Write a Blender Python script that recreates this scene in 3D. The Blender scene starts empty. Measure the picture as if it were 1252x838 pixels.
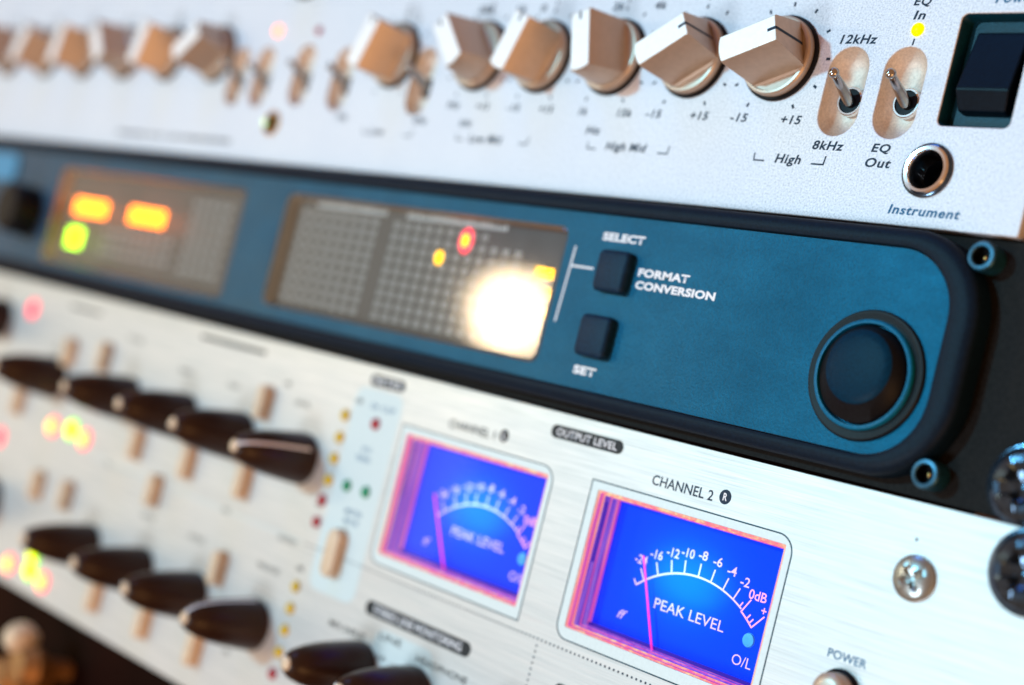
import bpy, bmesh, math, random
from mathutils import Matrix, Vector
random.seed(7)
S = 0.001            # everything below is written in millimetres
PI = math.pi
sc = bpy.context.scene
COL = sc.collection

# ------------------------------------------------------------------ camera
cam = bpy.data.cameras.new('camera')
cam.sensor_width = 36.0
cam.lens = 53.92
cam.clip_start = 0.005
cam.clip_end = 60.0
cam.dof.use_dof = True
cam.dof.focus_distance = 0.2735
cam.dof.aperture_fstop = 7.6
cam.dof.aperture_blades = 0
co = bpy.data.objects.new('camera', cam)
COL.objects.link(co)
RX = Vector((0.67293399, 0.69764758, 0.24586112))
DN = Vector((0.14075685, 0.20553388, -0.96847475))
FW = Vector((-0.72618686, 0.68632621, 0.04011206))
M = Matrix((RX, -DN, -FW)).transposed().to_4x4()
M.translation = Vector((126.678, -222.447, -1.468)) * S
co.matrix_world = M
sc.camera = co

# ------------------------------------------------------------------ room light
w = bpy.data.worlds.new('World')
sc.world = w
w.use_nodes = True
w.node_tree.nodes['Background'].inputs[0].default_value = (1.0, 0.46, 0.21, 1)
w.node_tree.nodes['Background'].inputs[1].default_value = 0.51

def area(name, loc, target, size, power, color, shape='DISK', size_y=None):
    l = bpy.data.lights.new(name, 'AREA')
    l.shape = shape
    l.size = size * S
    if size_y: l.size_y = size_y * S
    l.energy = power
    l.color = color
    o = bpy.data.objects.new(name, l)
    COL.objects.link(o)
    loc = Vector(loc) * S; target = Vector(target) * S
    o.location = loc
    o.rotation_euler = (target - loc).to_track_quat('-Z', 'Y').to_euler()
    return o

area('key_lamp', (-1010, -1990, 400), (-60, 0, 20), 125, 29.0, (0.27, 0.76, 1.0))
area('left_fill', (-1650, -720, -60), (-250, 0, 0), 1100, 2.0, (1.0, 0.95, 0.62))  # added fill light from the far left, no real source behind it
area('right_fill', (-190, -640, -330), (14, 0, -62), 190, 2.5, (0.80, 0.92, 1.0))  # added light that whitens the lower right of the brushed panel
area('tungsten_lamp', (900, -350, -520), (-60, 0, 20), 600, 3.6, (1.0, 0.50, 0.18))
area('blue_overhead_lamp', (-420, -420, 700), (-150, 0, 0), 260, 1.3, (0.02, 0.32, 1.0))
area('ceiling_spot', (-478, -351, 47), (-110, 0, 14), 45, 0.27, (1.0, 0.80, 0.55))

sc.view_settings.view_transform = 'Standard'
sc.view_settings.look = 'None'
sc.view_settings.exposure = 0.0
sc.view_settings.gamma = 1.0
sc.view_settings.use_curve_mapping = False

# ------------------------------------------------------------------ materials
def nt(name):
    m = bpy.data.materials.new(name)
    m.use_nodes = True
    return m, m.node_tree, m.node_tree.nodes['Principled BSDF']

def coords(t, scale, loc=(0, 0, 0)):
    g = t.nodes.new('ShaderNodeNewGeometry')
    mp = t.nodes.new('ShaderNodeMapping')
    mp.inputs['Scale'].default_value = scale
    mp.inputs['Location'].default_value = loc
    t.links.new(g.outputs['Position'], mp.inputs['Vector'])
    return mp.outputs[0]

def noise(t, vec, detail=2, rough=0.5, scale=1.0):
    n = t.nodes.new('ShaderNodeTexNoise')
    n.inputs['Scale'].default_value = scale
    n.inputs['Detail'].default_value = detail
    n.inputs['Roughness'].default_value = rough
    t.links.new(vec, n.inputs['Vector'])
    return n.outputs['Fac']

def ramp(t, fac, stops):
    r = t.nodes.new('ShaderNodeValToRGB')
    el = r.color_ramp.elements
    while len(el) < len(stops): el.new(0.5)
    for e, (p, c) in zip(el, stops):
        e.position = p; e.color = (c[0], c[1], c[2], 1)
    t.links.new(fac, r.inputs[0])
    return r.outputs[0]

def bump(t, h, p, strength, dist=0.0001):
    b = t.nodes.new('ShaderNodeBump')
    b.inputs['Strength'].default_value = strength
    b.inputs['Distance'].default_value = dist
    t.links.new(h, b.inputs['Height'])
    t.links.new(b.outputs[0], p.inputs['Normal'])

def plain(name, c, rough=0.5, metal=0.0, spec=0.5, var=0.12, vs=900, bs=0.15, coat=0.0):
    """a base colour with a little grain in tint, gloss and relief"""
    m, t, p = nt(name)
    n = noise(t, coords(t, (vs, vs, vs)), 3)
    a = [max(0, x * (1 - var)) for x in c]; b = [min(1, x * (1 + var)) for x in c]
    t.links.new(ramp(t, n, [(0.3, a), (0.7, b)]), p.inputs['Base Color'])
    p.inputs['Roughness'].default_value = rough
    p.inputs['Metallic'].default_value = metal
    p.inputs['Specular IOR Level'].default_value = spec
    p.inputs['Coat Weight'].default_value = coat
    if bs: bump(t, n, p, bs, 0.00006)
    return m

def emit(name, c, strength, base=None):
    m, t, p = nt(name)
    p.inputs['Base Color'].default_value = (*(base or c), 1)
    p.inputs['Emission Color'].default_value = (*c, 1)
    p.inputs['Emission Strength'].default_value = strength
    p.inputs['Specular IOR Level'].default_value = 0.04
    p.inputs['Roughness'].default_value = 0.3
    return m

# fine leather-grained silver paint of the preamplifier front
m, t, p = nt('silver_grain_paint')
n1 = noise(t, coords(t, (2600, 2600, 2600)), 3, 0.6)
n2 = noise(t, coords(t, (40, 40, 40)), 4, 0.6)
mx = t.nodes.new('ShaderNodeMix'); mx.data_type = 'RGBA'; mx.blend_type = 'MULTIPLY'; mx.inputs[0].default_value = 1
t.links.new(ramp(t, n1, [(0.30, (0.46, 0.48, 0.53)), (0.5, (0.66, 0.68, 0.73)), (0.70, (0.80, 0.81, 0.86))]), mx.inputs[6])
t.links.new(ramp(t, n2, [(0.3, (0.94, 0.95, 0.97)), (0.7, (1, 1, 1))]), mx.inputs[7])
t.links.new(mx.outputs[2], p.inputs['Base Color'])
p.inputs['Metallic'].default_value = 0.25
p.inputs['Roughness'].default_value = 0.55
bump(t, n1, p, 0.6, 0.0001)
M_TOP = m

# horizontally brushed aluminium of the lower unit
m, t, p = nt('brushed_aluminium')
n1 = noise(t, coords(t, (55, 900, 3600)), 4, 0.62)
n2 = noise(t, coords(t, (18, 300, 900), (3, 1, 7)), 3, 0.6)
n3 = noise(t, coords(t, (25, 25, 25)), 3, 0.5)
mx = t.nodes.new('ShaderNodeMix'); mx.data_type = 'RGBA'; mx.blend_type = 'MULTIPLY'; mx.inputs[0].default_value = 1
t.links.new(ramp(t, n1, [(0.28, (0.50, 0.51, 0.50)), (0.48, (0.62, 0.63, 0.62)), (0.7, (0.72, 0.72, 0.715))]), mx.inputs[6])
t.links.new(ramp(t, n2, [(0.35, (0.90, 0.91, 0.92)), (0.6, (1, 1, 1))]), mx.inputs[7])
t.links.new(mx.outputs[2], p.inputs['Base Color'])
p.inputs['Metallic'].default_value = 0.45
t.links.new(ramp(t, n1, [(0.3, (0.50,)*3), (0.7, (0.36,)*3)]), p.inputs['Roughness'])
bump(t, n1, p, 0.35, 0.00005)
M_BRUSH = m

# teal lacquer of the converter front
m, t, p = nt('teal_lacquer')
n1 = noise(t, coords(t, (2400, 2400, 2400)), 3, 0.6)
n2 = noise(t, coords(t, (75, 75, 75)), 5, 0.65)
mx = t.nodes.new('ShaderNodeMix'); mx.data_type = 'RGBA'; mx.blend_type = 'MULTIPLY'; mx.inputs[0].default_value = 1
t.links.new(ramp(t, n2, [(0.3, (0.001, 0.024, 0.060)), (0.7, (0.002, 0.044, 0.095))]), mx.inputs[6])
t.links.new(ramp(t, n1, [(0.3, (0.50, 0.52, 0.55)), (0.7, (1.3, 1.3, 1.3))]), mx.inputs[7])
t.links.new(mx.outputs[2], p.inputs['Base Color'])
n3 = noise(t, coords(t, (38, 60, 90), (5, 2, 1)), 6, 0.7)
mr = t.nodes.new('ShaderNodeMapRange')
mr.inputs['From Min'].default_value = 0.3; mr.inputs['From Max'].default_value = 0.7
mr.inputs['To Min'].default_value = 0.36; mr.inputs['To Max'].default_value = 0.52
t.links.new(n3, mr.inputs['Value']); t.links.new(mr.outputs[0], p.inputs['Roughness'])
p.inputs['Specular IOR Level'].default_value = 0.75
p.inputs['Specular Tint'].default_value = (0.02, 0.62, 1.0, 1)
p.inputs['Sheen Weight'].default_value = 0.55
p.inputs['Sheen Roughness'].default_value = 0.35
p.inputs['Sheen Tint'].default_value = (1.0, 0.86, 0.74, 1)
bump(t, n1, p, 0.9, 0.00010)
M_TEAL = m

M_BEZEL = plain('bezel_plastic', (0.002, 0.009, 0.020), 0.5, 0, 0.10, 0.3, 2200, 0.4)
M_EAR = plain('ear_steel', (0.009, 0.009, 0.009), 0.6, 0, 0.08, 0.35, 1800, 0.5)
M_BLACK = plain('black_rubber', (0.003, 0.004, 0.006), 0.45, 0, 0.15, 0.3, 1500, 0.2)
M_SWITCH = plain('switch_plastic', (0.001, 0.028, 0.050), 0.4, 0, 0.2, 0.3, 2500, 0.4)
M_ROCKER = plain('rocker_plastic', (0.001, 0.005, 0.011), 0.35, 0, 0.08, 0.2, 1500, 0.2)
M_BUTTON = plain('button_rubber', (0.001, 0.018, 0.045), 0.5, 0, 0.15, 0.3, 1500, 0.2)
M_JOG = plain('jog_plastic', (0.0, 0.020, 0.045), 0.42, 0, 0.06, 0.25, 2500, 0.3)
M_JOGRIM = plain('jog_rim_plastic', (0.0, 0.12, 0.24), 0.4, 0, 0.15, 0.2, 2500, 0.3)
M_KNOB = plain('knob_black', (0.024, 0.010, 0.006), 0.30, 0, 0.25, 0.2, 900, 0.1)
M_ALU = plain('shaded_aluminium', (0.47, 0.39, 0.32), 0.38, 0.5, 0.5, 0.05, 900, 0.1)  # browner than the metal: shade on the knob sides put into the colour
M_CHROME = plain('chrome', (0.75, 0.76, 0.78), 0.14, 1.0, 0.5, 0.04, 900, 0.05)
M_STEEL = plain('zinc_steel', (0.30, 0.34, 0.34), 0.3, 0.8, 0.5, 0.15, 1200, 0.3)
M_BLKSCREW = plain('black_oxide', (0.05, 0.085, 0.13), 0.16, 0.8, 0.6, 0.4, 900, 0.4)
M_SOCKET = plain('socket_screw', (0.01, 0.07, 0.12), 0.35, 0.5, 0.6, 0.3, 900, 0.3)
M_BRASS = plain('brass', (0.72, 0.42, 0.14), 0.28, 1.0, 0.5, 0.1, 400, 0.1)
M_PLUG = plain('aged_plug_brass', (0.34, 0.17, 0.06), 0.45, 0.6, 0.5, 0.2, 300, 0.2)
M_CREAM = plain('button_plastic', (0.64, 0.49, 0.34), 0.45, 0, 0.5, 0.06, 700, 0.1)
M_INK = plain('navy_ink', (0.006, 0.022, 0.050), 0.6, 0, 0.3, 0.2, 3000, 0)
M_INKBLUE = plain('blue_ink', (0.0, 0.11, 0.25), 0.6, 0, 0.3, 0.2, 3000, 0)
M_INKGREY = plain('charcoal_ink', (0.035, 0.032, 0.028), 0.6, 0, 0.3, 0.2, 3000, 0)
M_PILL = plain('pill_ink', (0.018, 0.020, 0.022), 0.6, 0, 0.3, 0.3, 2500, 0)
M_LINE = plain('teal_line_ink', (0.010, 0.055, 0.085), 0.6, 0, 0.3, 0.2, 3000, 0)
M_WHITEINK = plain('white_ink', (0.80, 0.82, 0.86), 0.55, 0, 0.3, 0.05, 3000, 0)
M_SKY = plain('pale_blue_ink', (0.58, 0.67, 0.68), 0.55, 0.1, 0.4, 0.04, 1500, 0)
M_MARGIN = plain('margin_ink', (0.62, 0.70, 0.71), 0.5, 0.2, 0.4, 0.04, 1500, 0)
M_CHASSIS = plain('chassis_steel', (0.02, 0.018, 0.016), 0.6, 0.3, 0.4, 0.2, 500, 0.1)
M_RAIL = plain('copper_rail', (0.42, 0.20, 0.10), 0.5, 0.2, 0.4, 0.2, 500, 0.2)
M_WOOD = plain('dark_varnish', (0.009, 0.002, 0.001), 0.6, 0, 0.03, 0.5, 30, 0.2)
M_FLOOR = plain('display_back', (0.075, 0.070, 0.072), 0.5, 0, 0.4, 0.15, 120, 0)
M_WALLS = plain('display_rim', (0.38, 0.25, 0.17), 0.35, 0, 0.6, 0.1, 300, 0)
M_LEGEND = plain('legend_print', (0.40, 0.39, 0.38), 0.6, 0, 0.3, 0.1, 900, 0)
M_HEAD = plain('heading_print', (0.80, 0.76, 0.74), 0.6, 0, 0.3, 0.05, 900, 0)
M_YLED = plain('yellow_led_off', (0.62, 0.42, 0.0), 0.25, 0, 0.5, 0.1, 900, 0)
M_RLED = plain('red_led_off', (0.36, 0.006, 0.02), 0.2, 0, 0.6, 0.1, 900, 0)
M_GLED = plain('green_led_off', (0.006, 0.26, 0.12), 0.2, 0, 0.6, 0.1, 900, 0)
M_BADGE = plain('blue_badge', (0.0, 0.22, 0.42), 0.3, 0, 0.5, 0.1, 300, 0)
E_AMBER = emit('amber_light', (1.0, 0.50, 0.0), 3.0)
E_ORANGE = emit('orange_light', (1.0, 0.20, 0.004), 7.0)
E_RED = emit('red_light', (1.0, 0.05, 0.09), 1.8)
E_HOT = emit('warm_red_light', (1.0, 0.22, 0.10), 3.0)
E_GREEN = emit('green_light', (0.45, 1.0, 0.0), 5.0)
E_LIME = emit('lime_light', (0.62, 1.0, 0.0), 3.0)
E_EQ = emit('yellow_light', (1.0, 0.62, 0.0), 2.2)
# meter dial: a translucent card lit from behind
E_DIAL = emit('blue_dial', (0.002, 0.010, 1.0), 0.85, (0.0, 0.06, 0.3))
E_SCALE = emit('dial_print', (0.88, 0.62, 1.0), 0.66, (0.4, 0.25, 0.5))
E_SCALER = emit('dial_print_red', (1.0, 0.45, 0.62), 0.8, (0.5, 0.2, 0.3))
E_NEEDLE = emit('needle_magenta', (0.95, 0.02, 0.42), 0.75, (0.8, 0.05, 0.3))
E_RIM = emit('edge_glow_orange', (1.0, 0.42, 0.30), 0.95, (0.4, 0.2, 0.15))  # glow in the meter wall edges, painted as emission
E_PINK = emit('edge_glow_pink', (1.0, 0.16, 0.50), 0.6, (0.35, 0.1, 0.3))
E_VIOLET = emit('edge_glow_violet', (0.28, 0.10, 0.95), 0.45, (0.15, 0.1, 0.4))
E_INDIGO = emit('edge_glow_indigo', (0.03, 0.005, 0.55), 0.6, (0.05, 0.03, 0.15))

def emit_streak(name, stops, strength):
    """acrylic with the light in its edges painted as fine glowing streaks"""
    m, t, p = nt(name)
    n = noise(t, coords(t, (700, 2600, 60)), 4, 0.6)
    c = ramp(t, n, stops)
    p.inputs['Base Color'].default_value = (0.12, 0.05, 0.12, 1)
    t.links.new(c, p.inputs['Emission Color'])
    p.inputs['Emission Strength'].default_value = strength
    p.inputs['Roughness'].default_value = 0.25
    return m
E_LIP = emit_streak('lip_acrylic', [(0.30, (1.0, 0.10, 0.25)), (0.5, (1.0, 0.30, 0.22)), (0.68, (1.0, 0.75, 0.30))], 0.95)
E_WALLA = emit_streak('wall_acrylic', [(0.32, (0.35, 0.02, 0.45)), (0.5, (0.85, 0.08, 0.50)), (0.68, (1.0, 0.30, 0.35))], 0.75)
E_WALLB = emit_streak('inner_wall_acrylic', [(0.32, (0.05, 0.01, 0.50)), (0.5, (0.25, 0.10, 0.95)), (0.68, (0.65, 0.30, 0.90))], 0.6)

# clear covers: mostly see-through, glossy, a little dusty
def clear(name, rough, dust, tint, spec_tint, gain):
    m = bpy.data.materials.new(name); m.use_nodes = True
    t = m.node_tree; t.nodes.clear()
    out = t.nodes.new('ShaderNodeOutputMaterial')
    tr = t.nodes.new('ShaderNodeBsdfTransparent'); tr.inputs[0].default_value = (*tint, 1)
    gl = t.nodes.new('ShaderNodeBsdfGlossy'); gl.inputs['Roughness'].default_value = rough
    gl.inputs['Color'].default_value = (*spec_tint, 1)
    df = t.nodes.new('ShaderNodeBsdfDiffuse'); df.inputs[0].default_value = (0.75, 0.72, 0.68, 1)
    lw = t.nodes.new('ShaderNodeFresnel'); lw.inputs['IOR'].default_value = 1.49
    mu = t.nodes.new('ShaderNodeMath'); mu.operation = 'MULTIPLY'; mu.inputs[1].default_value = gain
    t.links.new(lw.outputs[0], mu.inputs[0])
    a = t.nodes.new('ShaderNodeMixShader'); b = t.nodes.new('ShaderNodeMixShader')
    n = noise(t, coords(t, (160, 160, 160)), 4, 0.6)
    r = t.nodes.new('ShaderNodeMapRange')
    r.inputs['To Min'].default_value = dust * 0.5; r.inputs['To Max'].default_value = dust * 1.5
    t.links.new(n, r.inputs['Value'])
    t.links.new(r.outputs[0], a.inputs[0]); t.links.new(tr.outputs[0], a.inputs[1]); t.links.new(df.outputs[0], a.inputs[2])
    t.links.new(mu.outputs[0], b.inputs[0]); t.links.new(a.outputs[0], b.inputs[1]); t.links.new(gl.outputs[0], b.inputs[2])
    t.links.new(b.outputs[0], out.inputs[0])
    return m
M_PANE = clear('display_pane', 0.075, 0.02, (0.97, 0.96, 0.95), (1, 0.93, 0.84), 1.0)
M_METERPANE = clear('meter_pane', 0.04, 0.0008, (1, 1, 1), (0.8, 0.9, 1), 0.06)

# ------------------------------------------------------------------ builders
# local axes of every builder: x right, z up, d = millimetres towards the viewer (world -y)
WORLD = {}

def thing(name, label, cat, loc, group=None):
    o = bpy.data.objects.new(name, None)
    o.empty_display_size = 0.02
    COL.objects.link(o)
    o.location = (loc[0]*S, -loc[1]*S, loc[2]*S)
    o['label'] = label; o['category'] = cat
    if group: o['group'] = group
    WORLD[o.name] = loc
    return o

def put(name, me, at, parent=None, rot=0.0, label=None):
    """link mesh at panel position at=(x, d, z); rot turns it in the panel plane"""
    o = bpy.data.objects.new(name, me)
    COL.objects.link(o)
    WORLD[o.name] = at
    if parent is not None:
        o.parent = parent
        b = WORLD[parent.name]
        at = (at[0]-b[0], at[1]-b[1], at[2]-b[2])
    o.location = (at[0]*S, -at[1]*S, at[2]*S)
    o.rotation_euler = (0, -rot, 0)
    if label: o['label'] = label
    return o

def mk(verts, faces, mat, smooth=False, name='mesh', sharp=None):
    me = bpy.data.meshes.new(name)
    me.from_pydata([(x*S, -d*S, z*S) for x, d, z in verts], [], faces)
    bm = bmesh.new(); bm.from_mesh(me)
    bmesh.ops.recalc_face_normals(bm, faces=bm.faces)
    if smooth:
        a = math.radians(sharp or 32)
        for f in bm.faces: f.smooth = True
        for e in bm.edges:
            if len(e.link_faces) == 2 and e.calc_face_angle(0) > a: e.smooth = False
    bm.to_mesh(me); bm.free()
    me.materials.append(mat)
    return me

def merge(parts, mat, smooth=False, sharp=None):
    V, F = [], []
    for v, f in parts:
        n = len(V); V += v; F += [tuple(i+n for i in q) for q in f]
    return mk(V, F, mat, smooth, sharp=sharp)

def box(x0, x1, d0, d1, z0, z1):
    v = [(x, d, z) for x in (x0, x1) for d in (d0, d1) for z in (z0, z1)]
    return v, [(0,1,3,2), (4,6,7,5), (0,4,5,1), (2,3,7,6), (0,2,6,4), (1,5,7,3)]

def lathe(profile, seg=48, cx=0, cz=0, oval=1.0):
    """profile = [(r, d)...] turned about the d axis"""
    V, F, rows = [], [], []
    for r, d in profile:
        if r < 1e-6:
            rows.append([len(V)]); V.append((cx, d, cz))
        else:
            rows.append(list(range(len(V), len(V)+seg)))
            V += [(cx + r*math.cos(2*PI*i/seg), d, cz + oval*r*math.sin(2*PI*i/seg)) for i in range(seg)]
    for a, b in zip(rows, rows[1:]):
        for i in range(seg):
            j = (i+1) % seg
            if len(a) == 1 and len(b) == 1: continue
            if len(a) == 1: F.append((a[0], b[i], b[j]))
            elif len(b) == 1: F.append((a[i], b[0], a[j]))
            else: F.append((a[i], b[i], b[j], a[j]))
    return V, F

def rrect(x0, x1, z0, z1, r, n=8):
    """rounded rectangle outline, ccw; r = one radius or (bl, br, tr, tl)"""
    if not isinstance(r, (tuple, list)): r = (r,)*4
    P = []
    for (cx, cz, a0, q) in ((x0, z0, PI, r[0]), (x1, z0, 1.5*PI, r[1]), (x1, z1, 0, r[2]), (x0, z1, .5*PI, r[3])):
        if q <= 0: P.append((cx, cz)); continue
        ox = cx + q if cx == x0 else cx - q
        oz = cz + q if cz == z0 else cz - q
        P += [(ox + q*math.cos(a0 + i/n*PI/2), oz + q*math.sin(a0 + i/n*PI/2)) for i in range(n+1)]
    return P

def circ(cx, cz, r, n=40):
    return [(cx + r*math.cos(2*PI*i/n), cz + r*math.sin(2*PI*i/n)) for i in range(n)]

def loft(sections, cap0=False, cap1=True):
    """sections = [(outline, d)] with the same point count"""
    V, F = [], []
    n = len(sections[0][0])
    for P, d in sections: V += [(x, d, z) for x, z in P]
    for k in range(len(sections)-1):
        for i in range(n):
            j = (i+1) % n
            F.append((k*n+i, k*n+j, (k+1)*n+j, (k+1)*n+i))
    if cap0: F.append(tuple(range(n))[::-1])
    if cap1: F.append(tuple((len(sections)-1)*n + i for i in range(n)))
    return V, F

def plate(outline, holes, d_front, thick, mat, bev=0.15):
    """a sheet with real holes; edges rounded by bev"""
    cu = bpy.data.curves.new('sheet', 'CURVE')
    cu.dimensions = '2D'; cu.fill_mode = 'BOTH'
    for P in [outline] + holes:
        s = cu.splines.new('POLY'); s.points.add(len(P)-1)
        for q, (x, z) in zip(s.points, P): q.co = (x, z, 0, 1)
        s.use_cyclic_u = True
    cu.extrude = thick/2 - bev
    cu.bevel_depth = bev; cu.bevel_resolution = 2; cu.offset = -bev
    o = bpy.data.objects.new('sheet', cu)
    COL.objects.link(o)
    bpy.context.view_layer.update()
    me = bpy.data.meshes.new_from_object(o.evaluated_get(bpy.context.evaluated_depsgraph_get()))
    bpy.data.objects.remove(o); bpy.data.curves.remove(cu)
    for v in me.vertices:
        x, y, z = v.co
        v.co = (x*S, -(d_front - thick/2 + z)*S, y*S)
    for q in me.polygons: q.use_smooth = False
    me.materials.clear(); me.materials.append(mat)
    me.update()
    return me

def text_mesh(body, width, height, mat, bold=0.0, shear=0.0, spacing=1.0, thick=0.03):
    """lettering scaled so that its own box is width x height mm, lower left at 0,0"""
    cu = bpy.data.curves.new('text', 'FONT')
    cu.body = body; cu.size = 1.0; cu.offset = bold; cu.shear = shear; cu.space_character = spacing
    cu.resolution_u = 3; cu.fill_mode = 'FRONT'
    o = bpy.data.objects.new('text', cu)
    COL.objects.link(o)
    bpy.context.view_layer.update()
    me = bpy.data.meshes.new_from_object(o.evaluated_get(bpy.context.evaluated_depsgraph_get()))
    bpy.data.objects.remove(o); bpy.data.curves.remove(cu)
    xs = [v.co.x for v in me.vertices]; ys = [v.co.y for v in me.vertices]
    x0, x1, y0, y1 = min(xs), max(xs), min(ys), max(ys)
    sx = width/(x1-x0); sy = height/(y1-y0)
    for v in me.vertices:
        v.co = ((v.co.x-x0)*sx*S, 0, (v.co.y-y0)*sy*S)
    me.materials.clear(); me.materials.append(mat)
    return me

def write(parent, body, x, z, wd, h, mat, d=0.03, name='lettering', **k):
    return put(name, text_mesh(body, wd, h, mat, **k), (x, d, z), parent)

def strokes(pts, wd, d, closed=False):
    """a printed line of width wd through points, as a flat ribbon with mitred corners"""
    n = len(pts); V = []; F = []
    for i, (x, z) in enumerate(pts):
        a = pts[i-1] if (i > 0 or closed) else None
        b = pts[(i+1) % n] if (i < n-1 or closed) else None
        u = Vector((x-a[0], z-a[1])).normalized() if a else None
        v = Vector((b[0]-x, b[1]-z)).normalized() if b else None
        if u is None: u = v
        if v is None: v = u
        tn = (u+v).normalized(); nn = Vector((-tn.y, tn.x))
        c = max(0.4, nn.dot(Vector((-u.y, u.x))))
        nn *= wd/2/c
        V += [(x+nn.x, d, z+nn.y), (x-nn.x, d, z-nn.y)]
    for i in range(n if closed else n-1):
        j = (i+1) % n
        F.append((2*i, 2*i+1, 2*j+1, 2*j))
    return V, F

def capsule(cx, cz, hw, hh, n=10):
    P = []
    for i in range(n+1): a = PI*i/n; P.append((cx + hw*math.cos(a), cz + (hh-hw) + hw*math.sin(a)))
    for i in range(n+1): a = PI + PI*i/n; P.append((cx + hw*math.cos(a), cz - (hh-hw) + hw*math.sin(a)))
    return P

def scale_out(P, k, cx=0, cz=0):
    return [(cx+(x-cx)*k, cz+(z-cz)*k) for x, z in P]

def inset(P, cx, cz, q):
    out = []
    for x, z in P:
        v = Vector((x-cx, z-cz)); l = v.length
        v *= max(0, l-q)/l if l > 0 else 0
        out.append((cx+v.x, cz+v.y))
    return out

# ================================================================== UNIT 1: silver preamplifier, top
Z1, Z1T = 44.75, 133.2
pre = thing('preamplifier', 'silver grained preamplifier with aluminium bar knobs and toggle switches, topmost unit of the rack', 'audio unit', (-240, -4, Z1))
TOG = [(-28.7, 68.3), (-40.6, 68.3), (-161.5, 68.0), (-193.6, 68.0), (-211.2, 68.8), (-229.8, 68.0), (-241.9, 68.0)]
holes = [capsule(x, z, 4.25, 8.35, 14) for x, z in TOG]
holes += [rrect(-19.9, -6.2, 62.7, 82.6, 1.2)]
JACK = (-19.35, 54.7)
holes += [circ(JACK[0], JACK[1], 4.1), circ(-219.1, 55.4, 2.6)]
put('faceplate', plate(rrect(-482, 0, Z1, Z1T, 0.5, 3), holes, 0, 3.2, M_TOP, 0.22), (0, 0, 0), pre)
put('chassis', merge([box(-470, -8, -200, -9, Z1+1.5, Z1T-1.5)], M_CHASSIS), (0, 0, 0), pre)

# --- toggles in scooped capsule wells
LEVER = plain('lever_metal', (0.38, 0.39, 0.40), 0.16, 1.0, 0.5, 0.1, 900, 0.05)
def scoop(hw, hh, depth):
    secs = []
    for k, q in enumerate((0.0, 0.02, 0.10, 0.25, 0.45, 0.7, 0.93)):
        P = capsule(0, 0, hw*(1-q*0.985), hh - hw*q*0.985, 14)
        secs.append((P, -0.22 - depth*math.sqrt(max(0, 1-(1-q)**2.6))))
    return loft(secs, cap1=True)
M_WELL = plain('milled_well', (0.72, 0.62, 0.53), 0.55, 0.30, 0.5, 0.12, 2400, 0.5)
well_me = merge([scoop(4.25, 8.35, 3.8)], M_WELL, True, 60)
def rod(a, b, r0, r1, seg=20):
    """tapered rod between points a and b (x, d, z) plus ball end"""
    A, B = Vector(a), Vector(b); ax = (B-A).normalized()
    u = ax.orthogonal().normalized(); v = ax.cross(u)
    V, F = [], []
    L = (B-A).length
    prof = [(0, r0), (L*0.55, (r0+r1)/2*0.93), (L*0.86, r1*0.95)]
    rb = r1*1.32
    for i in range(7):
        a_ = -0.9 + i/6*(PI/2+0.9)
        prof.append((L + rb*math.sin(a_)*0.9, max(0.02, rb*math.cos(a_))))
    for s_, r in prof:
        for i in range(seg):
            q = A + ax*s_ + (u*math.cos(2*PI*i/seg) + v*math.sin(2*PI*i/seg))*r
            V.append(tuple(q))
    for k in range(len(prof)-1):
        for i in range(seg):
            j = (i+1) % seg
            F.append((k*seg+i, k*seg+j, (k+1)*seg+j, (k+1)*seg+i))
    F.append(tuple((len(prof)-1)*seg+i for i in range(seg)))
    return V, F
lever_me = merge([rod((0.0, -2.6, -1.1), (0.55, 4.6, 1.9), 1.15, 0.76)], LEVER, True, 50)
nut_me = merge([lathe([(2.75, -3.6), (2.75, -2.75), (2.6, -2.6), (2.3, -2.6), (2.2, -2.8), (2.1, -3.8)], 32, 0, -1.0)], M_CHROME, True)
hub_me = merge([lathe([(2.25, -3.05), (0, -2.95)], 24, 0, -1.0)], M_BLACK)
for i, (x, z) in enumerate(TOG):
    wl = put('toggle_switch', well_me, (x, 0, z), pre)
    put('bushing_ring', nut_me, (x, 0, z), wl)
    put('bushing_hole', hub_me, (x, 0.1, z), wl)
    put('lever', lever_me, (x, 0, z), wl)

# --- bar knobs
def strip_sec(r, hw, n=7):
    a = math.asin(hw/r); P = []
    for i in range(n+1): P.append((r*math.cos(a*0.7), -hw + 2*hw*i/n))   # the pointer end is flat, the other end round
    for i in range(n+1): b = PI - a + 2*a*i/n; P.append((r*math.cos(b), r*math.sin(b)))
    return P
skirt_me = merge([lathe([(7.75, 0.5), (7.75, 1.9), (7.45, 2.3), (7.0, 2.35), (6.8, 1.9), (0, 1.7)], 64)], M_ALU, True)
seat_me = merge([lathe([(8.35, 0.0), (8.35, 0.5), (8.1, 0.75), (7.6, 0.8)], 64)], M_BLACK, True)
bar_me = merge([loft([(strip_sec(7.0, 5.1), 1.75), (strip_sec(6.95, 4.55), 2.2), (strip_sec(6.9, 4.1), 3.4), (strip_sec(6.62, 2.62), 10.75), (strip_sec(6.5, 2.46), 11.0)])], M_ALU, True, 25)
def kline():
    P = [(4.5, 11.06), (strip_sec(6.5, 2.46)[0][0]+.03, 11.05), (strip_sec(6.62, 2.62)[0][0]+.04, 10.75), (strip_sec(6.9, 4.1)[0][0]+.04, 3.4), (strip_sec(6.95, 4.55)[0][0]+.04, 2.25)]
    V, F = [], []
    for x, d in P: V += [(x, d, 0.3), (x, d, -0.3)]
    for i in range(len(P)-1): F.append((2*i, 2*i+1, 2*i+3, 2*i+2))
    return V, F
M_ALU_LIT = plain('lit_aluminium', (0.80, 0.81, 0.83), 0.45, 0.3, 0.5, 0.03, 900, 0.1)  # same aluminium, paler: light on the front faces put into the colour
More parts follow.
